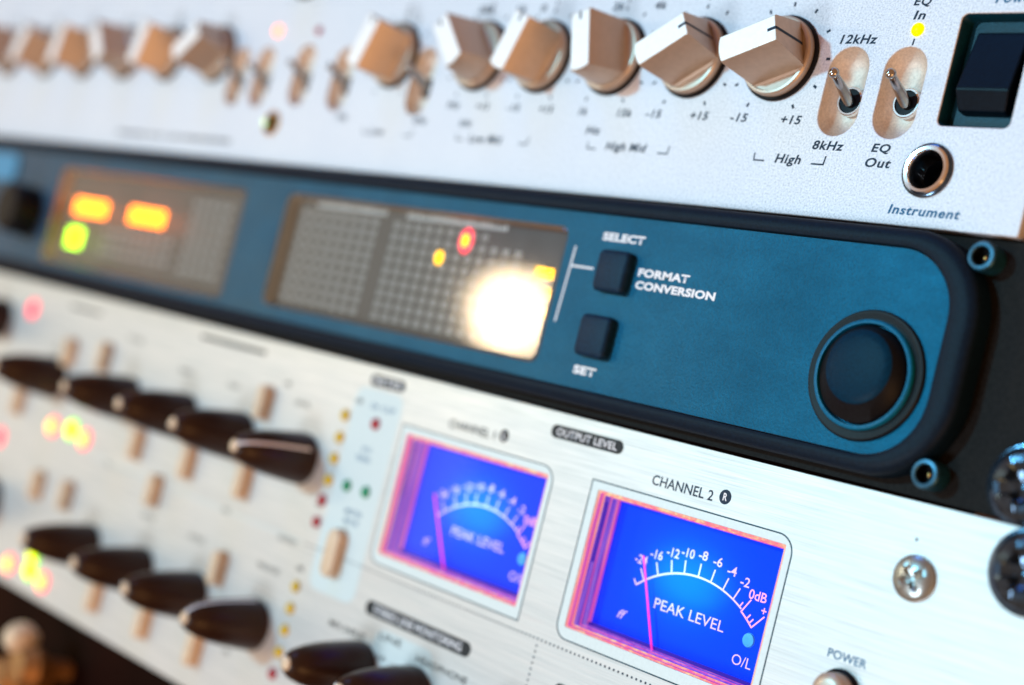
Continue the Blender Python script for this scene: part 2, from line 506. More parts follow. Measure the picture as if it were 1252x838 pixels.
face_me = merge([loft([([(x*.985, z*.97) for x, z in strip_sec(6.5, 2.46)], 11.0), ([(x*.97, z*.95) for x, z in strip_sec(6.5, 2.46)], 11.03)], cap1=True)], M_ALU_LIT)
pline_me = merge([kline()], M_INK)
tick_dot = []
def ticks(r=10.2):
    Q = []
    for a in range(-60, 241, 30):
        c, s_ = math.cos(math.radians(a)), math.sin(math.radians(a))
        Q.append(strokes([(r*c, r*s_), ((r+0.85)*c, (r+0.85)*s_)], 0.5, 0.03))
    Q.append(strokes([(0, 12.0), (0, 12.7)], 0.45, 0.03))
    return merge(Q, M_INK)
ticks_me = ticks()
KN = [(-56.2, 20), (-77.6, 31), (-99.6, 107), (-121.2, 70), (-142.0, 132), (-173.2, 68),
      (-254.5, 36), (-281.0, 74), (-307.0, 128), (-333.0, 80), (-359.5, 62), (-388.0, 112)]
KZ = 74.3
def bar_knob(x, z, ang):
    k = put('knob', bar_me, (x, 0, z), pre, math.radians(ang))
    sk = put('skirt', skirt_me, (x, 0, z), k); WORLD[sk.name] = (x, 0, z)
    put('base_ring', seat_me, (x, 0, z), k)
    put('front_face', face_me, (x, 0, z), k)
    put('pointer_line', pline_me, (x, 0, z), k)
    put('dial_marks', ticks_me, (x, 0, z), pre)
for x, a in KN: bar_knob(x, KZ, a)
bar_knob(-219.5, 98.0, 60)

# --- power rocker
rk = put('rocker_switch', merge([
    loft([(rrect(-6.84, 6.84, -9.94, 9.94, 1.2), -0.25), (rrect(-6.6, 6.6, -9.7, 9.7, 1.1), -0.6), (rrect(-6.3, 6.3, -9.5, 9.5, 1.0), -2.9)], cap1=True)], M_SWITCH, True, 40), (-13.05, 0, 72.65), pre)
def rocker():
    L = [(-4.9, 6.9, -2.8, -2.0), (-4.9, -3.4, 1.4, 0), (-4.2, -6.9, -1.2, 0)]
    V = []
    for hw, z, d, _ in ((4.9, 7.6, -2.9, 0), (4.9, 7.5, -2.1, 0), (5.1, -3.3, 0.5, 0), (4.5, -6.8, -0.9, 0), (4.3, -7.1, -2.9, 0)):
        V += [(-hw, d, z), (hw, d, z)]
    n = len(V)//2
    F = [(2*i, 2*i+1, 2*i+3, 2*i+2) for i in range(n-1)]
    F.append(tuple(2*i for i in range(n))); F.append(tuple(2*i+1 for i in range(n))); F.append((0, 1, 2*n-1, 2*n-2))
    return V, F
rme = merge([rocker()], M_ROCKER)
rb = put('rocker', rme, (-12.6, 0, 72.4), rk)
bv = rb.modifiers.new('bevel', 'BEVEL'); bv.width = 0.35*S; bv.segments = 3; bv.limit_method = 'ANGLE'

# --- instrument jack
jk = put('jack', merge([lathe([(4.8, 0.0), (4.8, 0.35), (4.45, 0.6), (4.3, 0.62)], 56)], M_BLKSCREW, True), (JACK[0], 0, JACK[1]), pre)
put('chrome_ring', merge([lathe([(4.35, 0.2), (4.3, 0.75), (4.0, 1.05), (3.5, 1.0), (3.2, 0.5), (3.05, -0.6), (3.0, -4)], 56)], M_CHROME, True), (JACK[0], 0, JACK[1]), jk)
put('socket_hole', merge([lathe([(3.06, -0.8), (3.0, -7), (0, -7)], 40)], M_BLACK), (JACK[0], 0, JACK[1]), jk)
js = put('jack', merge([lathe([(3.3, 0.0), (3.3, 0.5), (2.9, 0.7), (2.6, 0.6), (2.4, -3)], 40)], M_BRASS, True), (-219.1, 0, 55.4), pre, label='small brass lined socket low on the silver panel')
put('socket_hole', merge([lathe([(2.42, -0.1), (2.3, -5), (0, -5)], 32)], M_BLACK), (-219.1, 0, 55.4), js)

# --- lamps on the preamp
def dome(r, h, seg=28):
    return lathe([(r, 0), (r*0.97, h*0.3), (r*0.8, h*0.65), (r*0.45, h*0.92), (0, h)], seg)
put('indicator_lamp', merge([dome(1.25, 0.7)], E_EQ, True), (-28.1, 0, 79.75), pre, label='lit yellow lamp between EQ In and the toggle')
put('indicator_lamp', merge([dome(1.5, 1.2)], E_HOT, True), (-227.3, 0, 80.9), pre, label='lit pinkish orange lamp left of a dim one')
put('indicator_lamp', merge([dome(1.2, 1.0)], M_RLED, True), (-208.5, 0, 80.8), pre, label='unlit dark red lamp')

# --- print on the preamp
I = dict(shear=0.18, bold=0.026, spacing=1.12)
write(pre, '12kHz', -43.9, 77.2, 8.0, 1.75, M_INK, **I)
write(pre, '8kHz', -44.3, 57.2, 6.8, 1.75, M_INK, **I)
write(pre, 'EQ', -31.6, 57.1, 3.9, 1.85, M_INK, **I)
write(pre, 'Out', -32.2, 54.6, 5.3, 1.75, M_INK, **I)
write(pre, 'EQ', -30.2, 83.9, 3.5, 1.85, M_INK, **I)
write(pre, 'In', -29.6, 81.6, 2.4, 1.65, M_INK, **I)
write(pre, 'Power', -14.3, 84.3, 7.8, 1.9, M_INKBLUE, **I)
write(pre, 'Instrument', -25.2, 46.7, 14.0, 1.7, M_INKBLUE, **I)
write(pre, 'High', -52.0, 53.7, 5.9, 2.3, M_INK, **I)
write(pre, 'High Mid', -95.9, 53.9, 11.4, 2.3, M_INK, **I)
write(pre, 'Low Mid', -139.0, 54.0, 11.0, 2.0, M_INK, **I)
write(pre, 'Low', -176.0, 54.2, 5.4, 1.9, M_INK, **I)
for x in (-52.9, -75.2):
    write(pre, '+15', x, 61.7, 4.7, 1.7, M_INK, **I)
for x in (-65.0, -87.0):
    write(pre, '-15', x, 61.7, 4.2, 1.7, M_INK, **I)
write(pre, '15k', -95.0, 61.6, 4.2, 1.7, M_INK, **I)
write(pre, '1k', -106.2, 61.6, 2.6, 1.7, M_INK, **I)
write(pre, 'Hz', -102.7, 57.6, 4.3, 1.7, M_INK, **I)
write(pre, '+15', -118.5, 61.7, 4.4, 1.7, M_INK, **I)
write(pre, '-15', -129.0, 61.7, 4.2, 1.7, M_INK, **I)
write(pre, '+15', -139.4, 61.7, 4.4, 1.7, M_INK, **I)
write(pre, 'Hz', -149.5, 61.7, 4.4, 1.8, M_INK, **I)
write(pre, 'kHz', -160.5, 57.6, 5.0, 1.8, M_INK, **I)
write(pre, 'Hz', -191.0, 57.4, 4.4, 1.8, M_INK, **I)
write(pre, 'kHz', -143.5, 57.6, 4.2, 1.7, M_INK, **I)
for x, s_ in ((-104, '2k'), (-92, '4k'), (-126, '0'), (-147, '500'), (-134, '1k')):
    write(pre, s_, x, 84.6, 1.7*len(s_), 1.7, M_INK, **I)
put('guide_mark', merge([strokes([(-28.3, 78.1), (-28.45, 76.9)], 0.32, 0.03)], M_INK), (0, 0, 0), pre)
for xa, xb in ((-57.0, -40.9), (-101.2, -78.6), (-143.5, -119.5), (-179.0, -160.0)):
    put('bracket_mark', merge([strokes([(xa, 55.9), (xa+0.1, 54.5), (xa+2.6, 54.5)], 0.3, 0.03),
                               strokes([(xb-2.8, 54.5), (xb-0.1, 54.5), (xb+0.1, 56.1)], 0.3, 0.03)], M_INK), (0, 0, 0), pre)
# blurred small captions along the lower left of the panel: unreadable, so rows of small strokes
Q = []
x = -300.0
while x < -236:
    if random.random() < 0.8: Q.append(strokes([(x, 49.6), (x+0.9, 49.6)], 1.2, 0.03))
    x += 1.35
pm = put('caption_strokes', merge(Q, M_INKGREY), (0, 0, 0), pre); pm['kind'] = 'stuff'

# ================================================================== UNIT 2: teal converter, middle
conv = thing('converter', 'black framed teal converter with two display windows and a jog knob, middle of rack', 'audio unit', (-240, -6, 0.5))
put('ear_plate', plate(rrect(-482, 30, 0.35, 44.2, 0.4, 3), [], -1, 2.5, M_EAR, 0.15), (0, 0, 0), conv)
put('chassis', merge([box(-470, -8, -200, -4, 1.5, 43)], M_CHASSIS), (0, 0, 0), conv)
def rings(secs, mat, sharp=30):
    return merge([loft(secs, cap1=False)], mat, True, sharp)
def bz(q, r): return rrect(-478+q, -1.6-q, 1.9+q, 43.9-q, (r, r, r, r), 14)
def iz(q, r): return rrect(-473-q, -8.8+q, 5.0-q, 41.0+q, (r, r, r, r), 14)
ins_out = rrect(-473.5, -6.9, 4.9, 40.5, 11.2, 14)
secs = [(bz(0, 15), -1.0), (bz(0, 15), 2.2), (bz(0.25, 14.8), 3.1), (bz(0.9, 14.2), 3.75), (bz(1.7, 13.6), 4.0),
        (rrect(-474.2, -6.1, 4.3, 41.2, 11.8, 14), 4.0), (rrect(-473.7, -6.6, 4.75, 40.7, 11.4, 14), 3.8), (ins_out, 3.1), (ins_out, 2.2)]
put('bezel', rings(secs, M_BEZEL), (0, 0, 0), conv)
WA = (-198.4, -96.9, 8.2, 37.0); WB = (-321.5, -216.9, 6.7, 36.4)
put('front_panel', plate([(x, z) for x, z in rrect(-473.4, -7.0, 5.0, 40.4, 11.1, 14)],
    [rrect(*WA, 2.4), rrect(*WB, 2.4)], 3.15, 1.6, M_TEAL, 0.05), (0, 0, 0), conv)

def window(W, label):
    x0, x1, z0, z1 = W
    o = put('display_window', merge([loft([(rrect(x0+.02, x1-.02, z0+.02, z1-.02, 2.38), 3.0), (rrect(x0+.3, x1-.3, z0+.3, z1-.3, 2.25), 2.6), (rrect(x0+.45, x1-.45, z0+.45, z1-.45, 2.2), -0.6)], cap1=False)], M_WALLS, True, 30), (0, 0, 0), conv, label=label)
    put('display_board', merge([loft([(rrect(x0+.4, x1-.4, z0+.4, z1-.4, 2.0), -0.55)], cap1=True)], M_FLOOR), (0, 0, 0), o)
    put('pane', merge([loft([(rrect(x0+.08, x1-.08, z0+.08, z1-.08, 2.3), 2.0), (rrect(x0+.08, x1-.08, z0+.08, z1-.08, 2.3), 2.95), (rrect(x0+.7, x1-.7, z0+.7, z1-.7, 1.8), 3.35)], cap1=True)], M_PANE, True, 20), (0, 0, 0), o)
    return o
wa = window(WA, 'wide display window with a grid of legends and a lamp reflected in it')
wb = window(WB, 'display window with orange numerals and a green lamp')
def legend_cell(cx, cz, wd, h):
    Q = []
    for s_ in (-0.5, 0.08):
        Q.append(box(cx+s_*wd, cx+(s_+0.42)*wd, -0.5, -0.42, cz-h/2, cz+h/2))
    return Q
Q = []
for i in range(8):
    for j in range(9):
        Q += legend_cell(-194.5 + i*4.15, 33.0 - j*2.72, 2.1, 1.75)
for i in range(12):
    for j in range(9):
        if i > 8 and j < 1: continue
        Q += legend_cell(-157.0 + i*3.9, 33.0 - j*2.72, 2.0, 1.75)
g = put('legend_grid', merge(Q, M_LEGEND), (0, 0, 0), wa); g['kind'] = 'stuff'
Q = []
for j in range(7):
    for i in range(5):
        Q += legend_cell(-246 + i*4.2, 31.5 - j*3.2, 2.8, 1.5)
for j in range(3):
    for i in range(9):
        Q += legend_cell(-292 + i*4.6, 19.5 - j*3.2, 2.8, 1.5)
g = put('legend_grid', merge(Q, M_LEGEND), (0, 0, 0), wb); g['kind'] = 'stuff'
for x, wd in ((-190, 27), (-154, 34)):
    Q = []; c = x
    while c < x+wd:
        Q.append(box(c, c+0.9, -0.5, -0.4, 35.0, 36.2 if random.random() < .7 else 35.9)); c += 1.35
    h_ = put('heading_strokes', merge(Q, M_HEAD), (0, 0, 0), wa); h_['kind'] = 'stuff'
put('indicator_lamp', merge([lathe([(1.25, 0), (1.2, .4), (0, .5)], 24, 0, 0, 1.3)], E_AMBER, True), (-139.2, -0.5, 27.0), wa)
put('indicator_lamp', merge([lathe([(2.3, 0), (2.1, .3), (0, .35)], 24, 0, 0, 1.3)], E_RED, True), (-131.6, -0.5, 31.7), wa, label='red lamp with an amber heart in the wide window')
put('lamp_core', merge([lathe([(1.1, .4), (0, .6)], 24, 0, 0, 1.3)], E_AMBER, True), (-131.6, -0.5, 31.7), wa)
for x, z, wd, h in ((-104.6, 27.2, 5.2, 2.3), (-103.0, 22.9, 2.6, 2.3), (-103.0, 19.0, 2.4, 2.3)):
    put('indicator_bar', merge([box(x-wd/2, x+wd/2, -.5, -.1, z-h/2, z+h/2)], E_AMBER), (0, 0, 0), wa)
for cx in (-304.5, -270.5):
    for k in range(4):
        put('digit', merge([box(cx-10+k*5.1, cx-10+k*5.1+4.4, -.5, -.2, 23.0, 27.9)], E_ORANGE), (0, 0, 0), wb)
put('indicator_lamp', merge([box(-314.2, -305.8, -.5, -.1, 12.6, 18.6)], E_GREEN), (0, 0, 0), wb)

# buttons
def pad(hw, hh, h, r=1.1):
    return merge([loft([(rrect(-hw, hw, -hh, hh, r), 0), (rrect(-hw, hw, -hh, hh, r), h-0.7), (rrect(-hw+.25, hw-.25, -hh+.25, hh-.25, r), h-0.2), (rrect(-hw+.8, hw-.8, -hh+.8, hh-.8, r*.7), h)])], M_BUTTON, True, 50)
pm_ = pad(4.1, 4.2, 2.2)
BD = 3.18
put('button', pm_, (-81.1, 3.1, 29.0), conv, label='upper square rubber button beside SELECT')
put('button', pm_, (-81.7, 3.1, 15.8), conv, label='lower square rubber button above SET')
for b, (x0, x1, z0, z1) in ():
    pass
B_ = dict(bold=0.045, spacing=1.04)
write(conv, 'SELECT', -87.2, 35.2, 11.4, 1.7, M_WHITEINK, BD, **B_)
write(conv, 'FORMAT', -75.5, 29.0, 13.1, 1.65, M_WHITEINK, BD, **B_)
write(conv, 'CONVERSION', -75.5, 26.5, 20.2, 1.65, M_WHITEINK, BD, **B_)
write(conv, 'SET', -86.2, 7.9, 6.2, 1.75, M_WHITEINK, BD, **B_)
put('bracket_mark', merge([strokes([(-94.0, 33.3), (-94.6, 17.4)], 0.42, BD), strokes([(-94.0, 29.2), (-87.6, 29.2)], 0.42, BD)], M_WHITEINK), (0, 0, 0), conv)

# jog knob
JX, JZ = -19.55, 18.1
jg = put('jog_knob', merge([lathe([(11.2, 0), (11.25, .35), (11.0, .7), (10.6, .75), (9.9, 0.5), (9.35, 0.6)], 72)], M_BLACK, True, 40), (JX, 3.1, JZ), conv)
put('jog_rim', merge([lathe([(9.5, .3), (9.45, 1.3), (9.2, 1.55), (8.75, 1.5), (8.6, .2)], 72)], M_JOGRIM, True, 60), (JX, 3.1, JZ), jg)
secs = [(circ(0, 0, 8.4, 56), 0.2), (circ(0, 0.05, 8.35, 56), 1.3), (circ(0.3, .85, 6.6, 56), 2.9), (circ(0.3, .95, 6.35, 56), 3.2)]
put('jog_side', merge([loft(secs, cap1=False)], M_BLACK, True, 50), (JX, 3.1, JZ), jg)
secs = [(circ(.3, .95, 6.35, 56), 3.2), (circ(.3, .97, 6.2, 56), 3.35), (circ(.3, 1.0, 4.9, 56), 3.6), (circ(.3, 1.0, 2.5, 56), 3.8)]
put('jog_cap', merge([loft(secs)], M_JOG, True, 40), (JX, 3.1, JZ), jg)

# left end: round black knob and blue badge
bk = put('knob', merge([lathe([(8.2, 0), (8.0, 7.5), (7.0, 9), (0, 9.4)], 40)], M_BLACK, True), (-336, 3.1, 20.5), conv, label='round black knob left of the display windows')
put('badge', merge([loft([(rrect(-375, -353, 29.5, 38.5, 3), 3.1), (rrect(-375, -353, 29.5, 38.5, 3), 3.8)])], M_BADGE), (0, 0, 0), conv)

# socket head screws
for x, z in ((-4.0, 40.6), (-4.7, 4.3)):
    s_ = put('socket_screw', merge([lathe([(2.5, 0), (2.5, 3.6), (2.25, 3.95), (1.75, 4.0), (1.55, 3.8)], 36)], M_SOCKET, True), (x, -1, z), conv)
    hexo = [(1.55*math.cos(PI/3*i), 1.55*math.sin(PI/3*i)) for i in range(6)]
    put('hex_recess', merge([loft([(hexo, 3.8), (hexo, 1.9)])], M_BLACK), (x, -1, z), s_)
    put('recess_pin', merge([dome(.5, .5, 12)], M_BRASS, True), (x, 1.0, z), s_)

# ================================================================== UNIT 3: brushed channel unit, bottom
ch = thing('channel_processor', 'brushed aluminium channel processor with two blue peak level meters and black knobs, lowest unit', 'audio unit', (-220, -4, -88.9))
MW = (-74.6, -29.2, -40.3, -13.1)
OFF = -59.6
hs = [rrect(MW[0], MW[1], MW[2], MW[3], 0.3, 2), rrect(MW[0]+OFF, MW[1]+OFF, MW[2], MW[3], 0.3, 2)]
put('faceplate', plate(rrect(-470, 40, -89.3, -0.25, 0.4, 3), hs, 0, 3.0, M_BRUSH, 0.12), (0, 0, 0), ch)
put('chassis', merge([box(-462, -8, -200, -12, -87.5, -1.5)], M_CHASSIS), (0, 0, 0), ch)

# pale printed zones
def flat(P, d, mat): return merge([loft([(P, d)], cap1=True)], mat)
put('printed_zone', flat(rrect(-155.5, -138.0, -53.5, -5.5, 3), 0.02, M_SKY), (0, 0, 0), ch)
put('printed_zone', flat(rrect(-128, -108, -86, -55.5, 3), 0.02, M_SKY), (0, 0, 0), ch)

def pill(x0, x1, zc, h, body, mat=M_PILL, tm=M_WHITEINK, **k):
    o = put('caption_pill', flat(rrect(x0, x1, zc-h/2, zc+h/2, h/2-.01), 0.03, mat), (0, 0, 0), ch)
    if body:
        put('lettering', text_mesh(body, (x1-x0)*0.84, h*0.56, tm, bold=0.01, **k), (x0+(x1-x0)*0.08, 0.06, zc-h*0.28), o)
pill(-91.0, -71.0, -4.15, 2.7, 'OUTPUT LEVEL')
pill(-151.5, -139.0, -3.4, 2.6, 'METER')
pill(-133.4, -98.0, -52.2, 3.1, 'STEREO LINE MONITORING')
pill(-226.0, -195.0, -3.8, 1.0, None)
pill(-300.0, -281.0, -4.9, 0.8, None)
pill(-73.4, -50, -52.4, 3.1, None)

T = dict(bold=0.012, spacing=1.02)
write(ch, 'CHANNEL 2', -62.0, -9.3, 14.9, 1.95, M_INK, **T)
write(ch, 'CHANNEL 1', -62.0+OFF, -9.3, 14.9, 1.95, M_INKGREY, **T)
for x, m_, s_ in ((-44.4, M_INK, 'R'), (-44.4+OFF, M_INKGREY, 'L')):
    o = put('channel_badge', flat(circ(x, -7.9, 1.35, 32), 0.03, m_), (0, 0, 0), ch)
    put('lettering', text_mesh(s_, 0.95, 1.4, M_WHITEINK, bold=0.02), (x-.45, 0.06, -8.6), o)
write(ch, 'POWER', -16.0, -28.9, 7.6, 1.5, M_INKBLUE, **T)
write(ch, 'HEADPHONE', -113.3, -58.9, 16.5, 1.5, M_INKGREY, **T)
write(ch, 'TO LINE', -121.5, -58.6, 9.0, 1.4, M_INKGREY, **T) if False else None
write(ch, 'LINE', -126.5, -57.6, 7.6, 1.5, M_INKGREY, **T)
write(ch, 'MIX INPUT', -144.2, -59.6, 13.2, 1.4, M_INKGREY, **T)
write(ch, 'ON', -149.3, -9.9, 3.0, 1.2, M_INKBLUE, **T)
write(ch, 'CLIP', -144.9, -9.9, 4.6, 1.2, M_INKBLUE, **T)
write(ch, 'VU', -148.6, -19.9, 3.4, 1.2, M_INKBLUE, **T)
write(ch, 'PEAK', -149.6, -22.1, 5.2, 1.2, M_INKBLUE, **T)
write(ch, 'METER', -148.8, -34.5, 6.2, 1.1, M_INKBLUE, **T)
write(ch, 'MODE', -148.4, -36.6, 5.4, 1.1, M_INKBLUE, **T)
for x, z, s_ in ((-232, -14.6, 'INPUT'), (-208, -14.6, 'GAIN'), (-178, -14.0, 'LEVEL'), (-184, -10.3, 'dB'), (-160, -35.5, 'dB'),
                 (-232, -54.5, 'RATIO'), (-208, -54.5, 'ATTACK'), (-176, -54.0, 'RELEASE'), (-171, -46.0, 'OUTPUT'), (-155, -9.6, 'dB'), (-161, -51.0, 'dB'),
                 (-196, -45.0, 'IN'), (-257, -45.5, 'EQ'), (-181, -77.0, 'ON'), (-262, -10.0, 'FILTER'), (-125.5, -62.0, 'HI'), (-121.0, -62.5, 'LO')):
    write(ch, s_, x, z, 1.3*len(s_), 1.25, M_INKGREY, **T)

# dotted separators
Q = []
x = -160.0
while x < 20:
    Q.append(([(x+.26*math.cos(PI/3*i), 0.03, -44.55+.26*math.sin(PI/3*i)) for i in range(6)], [tuple(range(6))])); x += 1.15
z = -45.9
while z > -86:
    Q.append(([(-80.55+.26*math.cos(PI/3*i), 0.03, z+.26*math.sin(PI/3*i)) for i in range(6)], [tuple(range(6))])); z -= 1.15
dl = put('dotted_line', merge(Q, M_INK), (0, 0, 0), ch); dl['kind'] = 'stuff'
put('divider_line', merge([strokes([(-265, -44.5), (-162, -44.5)], .3, .03)], M_SKY), (0, 0, 0), ch)

# ---- peak meters
def arcpts(a0, a1, r, n=30, cx=-50.6, cz=-45.6):
    return [(cx + r*math.sin(math.radians(a0+(a1-a0)*i/n)), cz + r*math.cos(math.radians(a0+(a1-a0)*i/n))) for i in range(n+1)]
DD = -6.0
def P_(a, r): return (-50.6 + r*math.sin(math.radians(a)), -45.6 + r*math.cos(math.radians(a)))
def meter(ox, ang, label):
    at = (ox, 0, 0)
    x0, x1, z0, z1 = MW
    # outline printed round the window: two rounded and two square corners
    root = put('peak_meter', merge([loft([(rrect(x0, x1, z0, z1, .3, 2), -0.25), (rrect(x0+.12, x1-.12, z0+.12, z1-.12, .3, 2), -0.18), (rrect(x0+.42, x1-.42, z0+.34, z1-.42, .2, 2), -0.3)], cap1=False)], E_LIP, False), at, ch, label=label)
    put('outline', merge([strokes(rrect(x0-2.1, x1+1.6, z0-2.4, z1+1.7, (3.0, 0, 3.4, 0), 8), 0.26, 0.03, True)], M_LINE), at, root)
    put('margin_print', plate(rrect(x0-1.9, x1+1.4, z0-2.2, z1+1.5, (2.9, 0, 3.2, 0), 8), [rrect(x0-.1, x1+.1, z0-.1, z1+.1, .3, 2)], 0.02, 0.03, M_MARGIN, 0.0), at, root)
    # clear housing walls, edge glow painted in as emission: four nested steps
    def ring(a, da, b, db, mat, nm):
        put(nm, merge([loft([(rrect(x0+a, x1-a, z0+a, z1-a, .2, 2), da), (rrect(x0+b, x1-b, z0+b, z1-b, .2, 2), db)], cap1=False)], mat), at, root)
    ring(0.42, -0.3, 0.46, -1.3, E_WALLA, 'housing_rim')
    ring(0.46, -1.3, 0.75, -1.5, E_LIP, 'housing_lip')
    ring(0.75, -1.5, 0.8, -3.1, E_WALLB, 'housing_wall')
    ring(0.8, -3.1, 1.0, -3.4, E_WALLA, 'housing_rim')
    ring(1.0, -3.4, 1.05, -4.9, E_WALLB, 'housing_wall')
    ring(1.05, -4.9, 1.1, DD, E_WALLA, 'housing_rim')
    put('indigo_slot', merge([box(x0+.70, x0+.95, -2.6, -2.0, -27, -15)], E_INDIGO), at, root)  # dark indigo strip on the left wall
    dial = put('dial', merge([loft([(rrect(x0+.4, x1-.4, z0+.4, z1-.4, .2, 2), DD)], cap1=True)], E_DIAL), at, root)
    f = DD + 0.05
    Q = [strokes(arcpts(-40, 30.5, 21.9), 0.34, f)]
    for a in (-34.7, -25.4, -16.8, -8.9, -0.1, 8.0, 16.2, 23.8):
        Q.append(strokes([P_(a, 21.9), P_(a, 24.4)], 0.3, f))
    Q.append(strokes([P_(-40, 21.8), P_(-40, 23.2)], 0.3, f))
    put('scale', merge(Q, E_SCALE), at, dial)
    Q = [strokes(arcpts(31.3, 41, 21.6, 8), 0.34, f)]
    for a, r in ((31.3, 24.6), (36, 22.8), (38.6, 22.8), (41, 25.0)):
        Q.append(strokes([P_(a, 21.5), P_(a, r)], 0.3, f))
    Q.append(strokes([P_(29.0, 21.9), P_(29, 23)], .3, f))
    put('scale_red', merge(Q, E_SCALER), at, dial)
    def lab(s_, x, z, wd, h, m_=E_SCALE, **k):
        me = text_mesh(s_, wd, h, m_, **k)
        put('numeral' if s_[-1].isdigit() else 'lettering', me, (ox + x - wd/2, f, z - h/2), dial)
    for s_, x, z in (('-24', -64.9, -23.9), ('-16', -61.5, -22.1), ('-12', -57.7, -20.8), ('-10', -54.2, -20.0), ('-8', -50.6, -19.6), ('-6', -47.0, -19.9), ('-4', -43.4, -20.7), ('-2', -40.0, -21.9)):
        lab(s_, x, z, 1.05*len(s_)-.1 if len(s_) == 3 else 2.1, 1.75, bold=0.012)
    lab('0dB', -36.6, -23.6, 4.0, 1.8, E_SCALER, bold=0.012)
    lab('+', -34.6, -25.8, 1.1, 1.1, E_SCALER, bold=0.02)
    lab('PEAK LEVEL', -50.7, -30.9, 17.0, 2.0)
    lab('ff', -66.3, -35.1, 2.4, 1.7, shear=0.35)
    lab('O/L', -36.7, -35.6, 4.4, 1.9)
    put('overload_lamp', merge([lathe([(1.35, 0), (1.2, .3), (0, .4)], 28)], plain_cyan, True), (ox-36.3, DD, -31.6), dial)
    # needle, floating a little before the dial, and its dark blue stop
    a = math.radians(ang)
    px, pz = -52.4, -47.2
    tx, tz = px + 26.6*math.sin(a), pz + 26.6*math.cos(a)
    bx, bz_ = px + 6.0*math.sin(a), pz + 6.0*math.cos(a)
    nx, nz = math.cos(a), -math.sin(a)
    V = []
    for cx, cz, hw in ((bx, bz_, .19), (tx, tz, .12)):
        V += [(cx-nx*hw, -4.7, cz-nz*hw), (cx+nx*hw, -4.7, cz+nz*hw), (cx+nx*hw, -4.45, cz+nz*hw), (cx-nx*hw, -4.45, cz-nz*hw)]
    F = [(0,1,2,3), (4,7,6,5), (0,4,5,1), (1,5,6,2), (2,6,7,3), (3,7,4,0)]
    put('needle', mk(V, F, E_NEEDLE), at, root)
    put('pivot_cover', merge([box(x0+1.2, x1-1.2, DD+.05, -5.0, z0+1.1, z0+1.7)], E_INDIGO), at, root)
    put('pane', merge([loft([(rrect(x0+.43, x1-.43, z0+.43, z1-.43, .3, 2), -0.6)], cap1=True)], M_METERPANE), at, root)
    # area light added in front of the dial to brighten its centre
    for lx, lz, e in ((-53.5, -25, 0.0045),):
        l = bpy.data.lights.new('meter_fill', 'AREA'); l.shape = 'ELLIPSE'; l.size = 17*S; l.size_y = 9*S; l.energy = e; l.color = (0.03, 0.55, 1.0)
        lo = bpy.data.objects.new('meter_fill', l); COL.objects.link(lo)
        lo.location = ((ox+lx)*S, 1.6*S, lz*S); lo.rotation_euler = (PI/2, 0, 0)
plain_cyan = plain('overload_cyan', (0.05, 0.45, 0.8), 0.3)
meter(0, -24.5, 'near peak level meter under CHANNEL 2')
meter(OFF, -31.0, 'far peak level meter under CHANNEL 1')

# ---- black knobs
prof = [(6.2, 0), (6.3, 0.6), (6.2, 2.2), (5.9, 5.2), (5.5, 8.7), (4.95, 12.2), (4.2, 15.3), (3.2, 18.0), (2.0, 19.6), (0, 20.1)]
kb_me = merge([lathe(prof, 48)], M_KNOB, True, 50)
def kline2():
    V, F = [], []
    P = [(0.4, 20.15), (2.0, 19.66), (3.25, 18.0), (4.25, 15.35), (5.0, 12.25), (5.55, 8.75), (5.95, 5.2), (6.25, 2.2)]
    for x, d in P: V += [(x, d+.02, .38), (x, d+.02, -.38)]
    for i in range(len(P)-1): F.append((2*i, 2*i+1, 2*i+3, 2*i+2))
    return V, F
kl_me = merge([kline2()], M_WHITEINK)
cap_me = merge([lathe([(1.5, 19.75), (1.2, 20.1), (0, 20.3)], 32)], M_CREAM, True)  # pale cap; the glint on the knob tip is put into its colour
KB = [(-169.6, -26.0, 28), (-197.4, -25.8, 200), (-224.6, -25.6, 150), (-254.6, -26.0, 160), (-298, -27.0, 120),
      (-342, -14.5, 90),
      (-171.6, -67.2, 75), (-199.4, -67.6, 150), (-226.0, -67.9, 160), (-254.8, -68.4, 140), (-318, -68.5, 120),
      (-130.8, -65.8, 140), (-112.0, -65.8, 150), (-86, -66, 120)]
for x, z, a in KB:
    k = put('rotary_knob', kb_me, (x, 0, z), ch, math.radians(a))
    put('pointer_line', kl_me, (x, 0, z), k)
    put('glint_cap', cap_me, (x, 0, z), k)

# ---- latching push buttons: upright capsules
def cap_btn(hw, hh, h):
    P = capsule(0, 0, hw, hh, 12)
    return merge([loft([(P, 0), (P, h-.5), (capsule(0, 0, hw-.2, hh-.2, 12), h-.12), (capsule(0, 0, hw-.55, hh-.55, 12), h)])], M_CREAM, True, 50)
cb = cap_btn(1.6, 4.4, 3.2)
CB = [(-188.8, -15.8), (-271.0, -16.6), (-291.5, -18.3), (-189.0, -36.0), (-215.2, -36.4), (-242.0, -36.6), (-315, -37), (-227.6, -46.6),
      (-190.0, -58.2), (-272, -57.6), (-290, -58.4), (-191.4, -79.0), (-216.4, -79.2), (-243, -79.4)]
for x, z in CB: put('push_button', cb, (x, 0, z), ch)
put('push_button', cap_btn(2.3, 5.6, 2.6), (-147.6, 0, -43.9), ch, label='wide capsule button below the two green lamps')
put('push_button', merge([loft([(circ(0, 0, 3.3, 36), 0), (circ(0, 0, 3.3, 36), 3.0), (circ(0, 0, 2.9, 36), 3.5), (circ(0, 0, 1.6, 36), 3.7)])], M_ALU, True, 50), (-12.2, 0, -34.0), ch, label='round button below POWER')
put('collar', merge([lathe([(4.0, 0), (4.0, .5), (3.6, .8), (3.35, .8)], 40)], M_BLACK, True), (-12.2, 0, -34.0), ch)

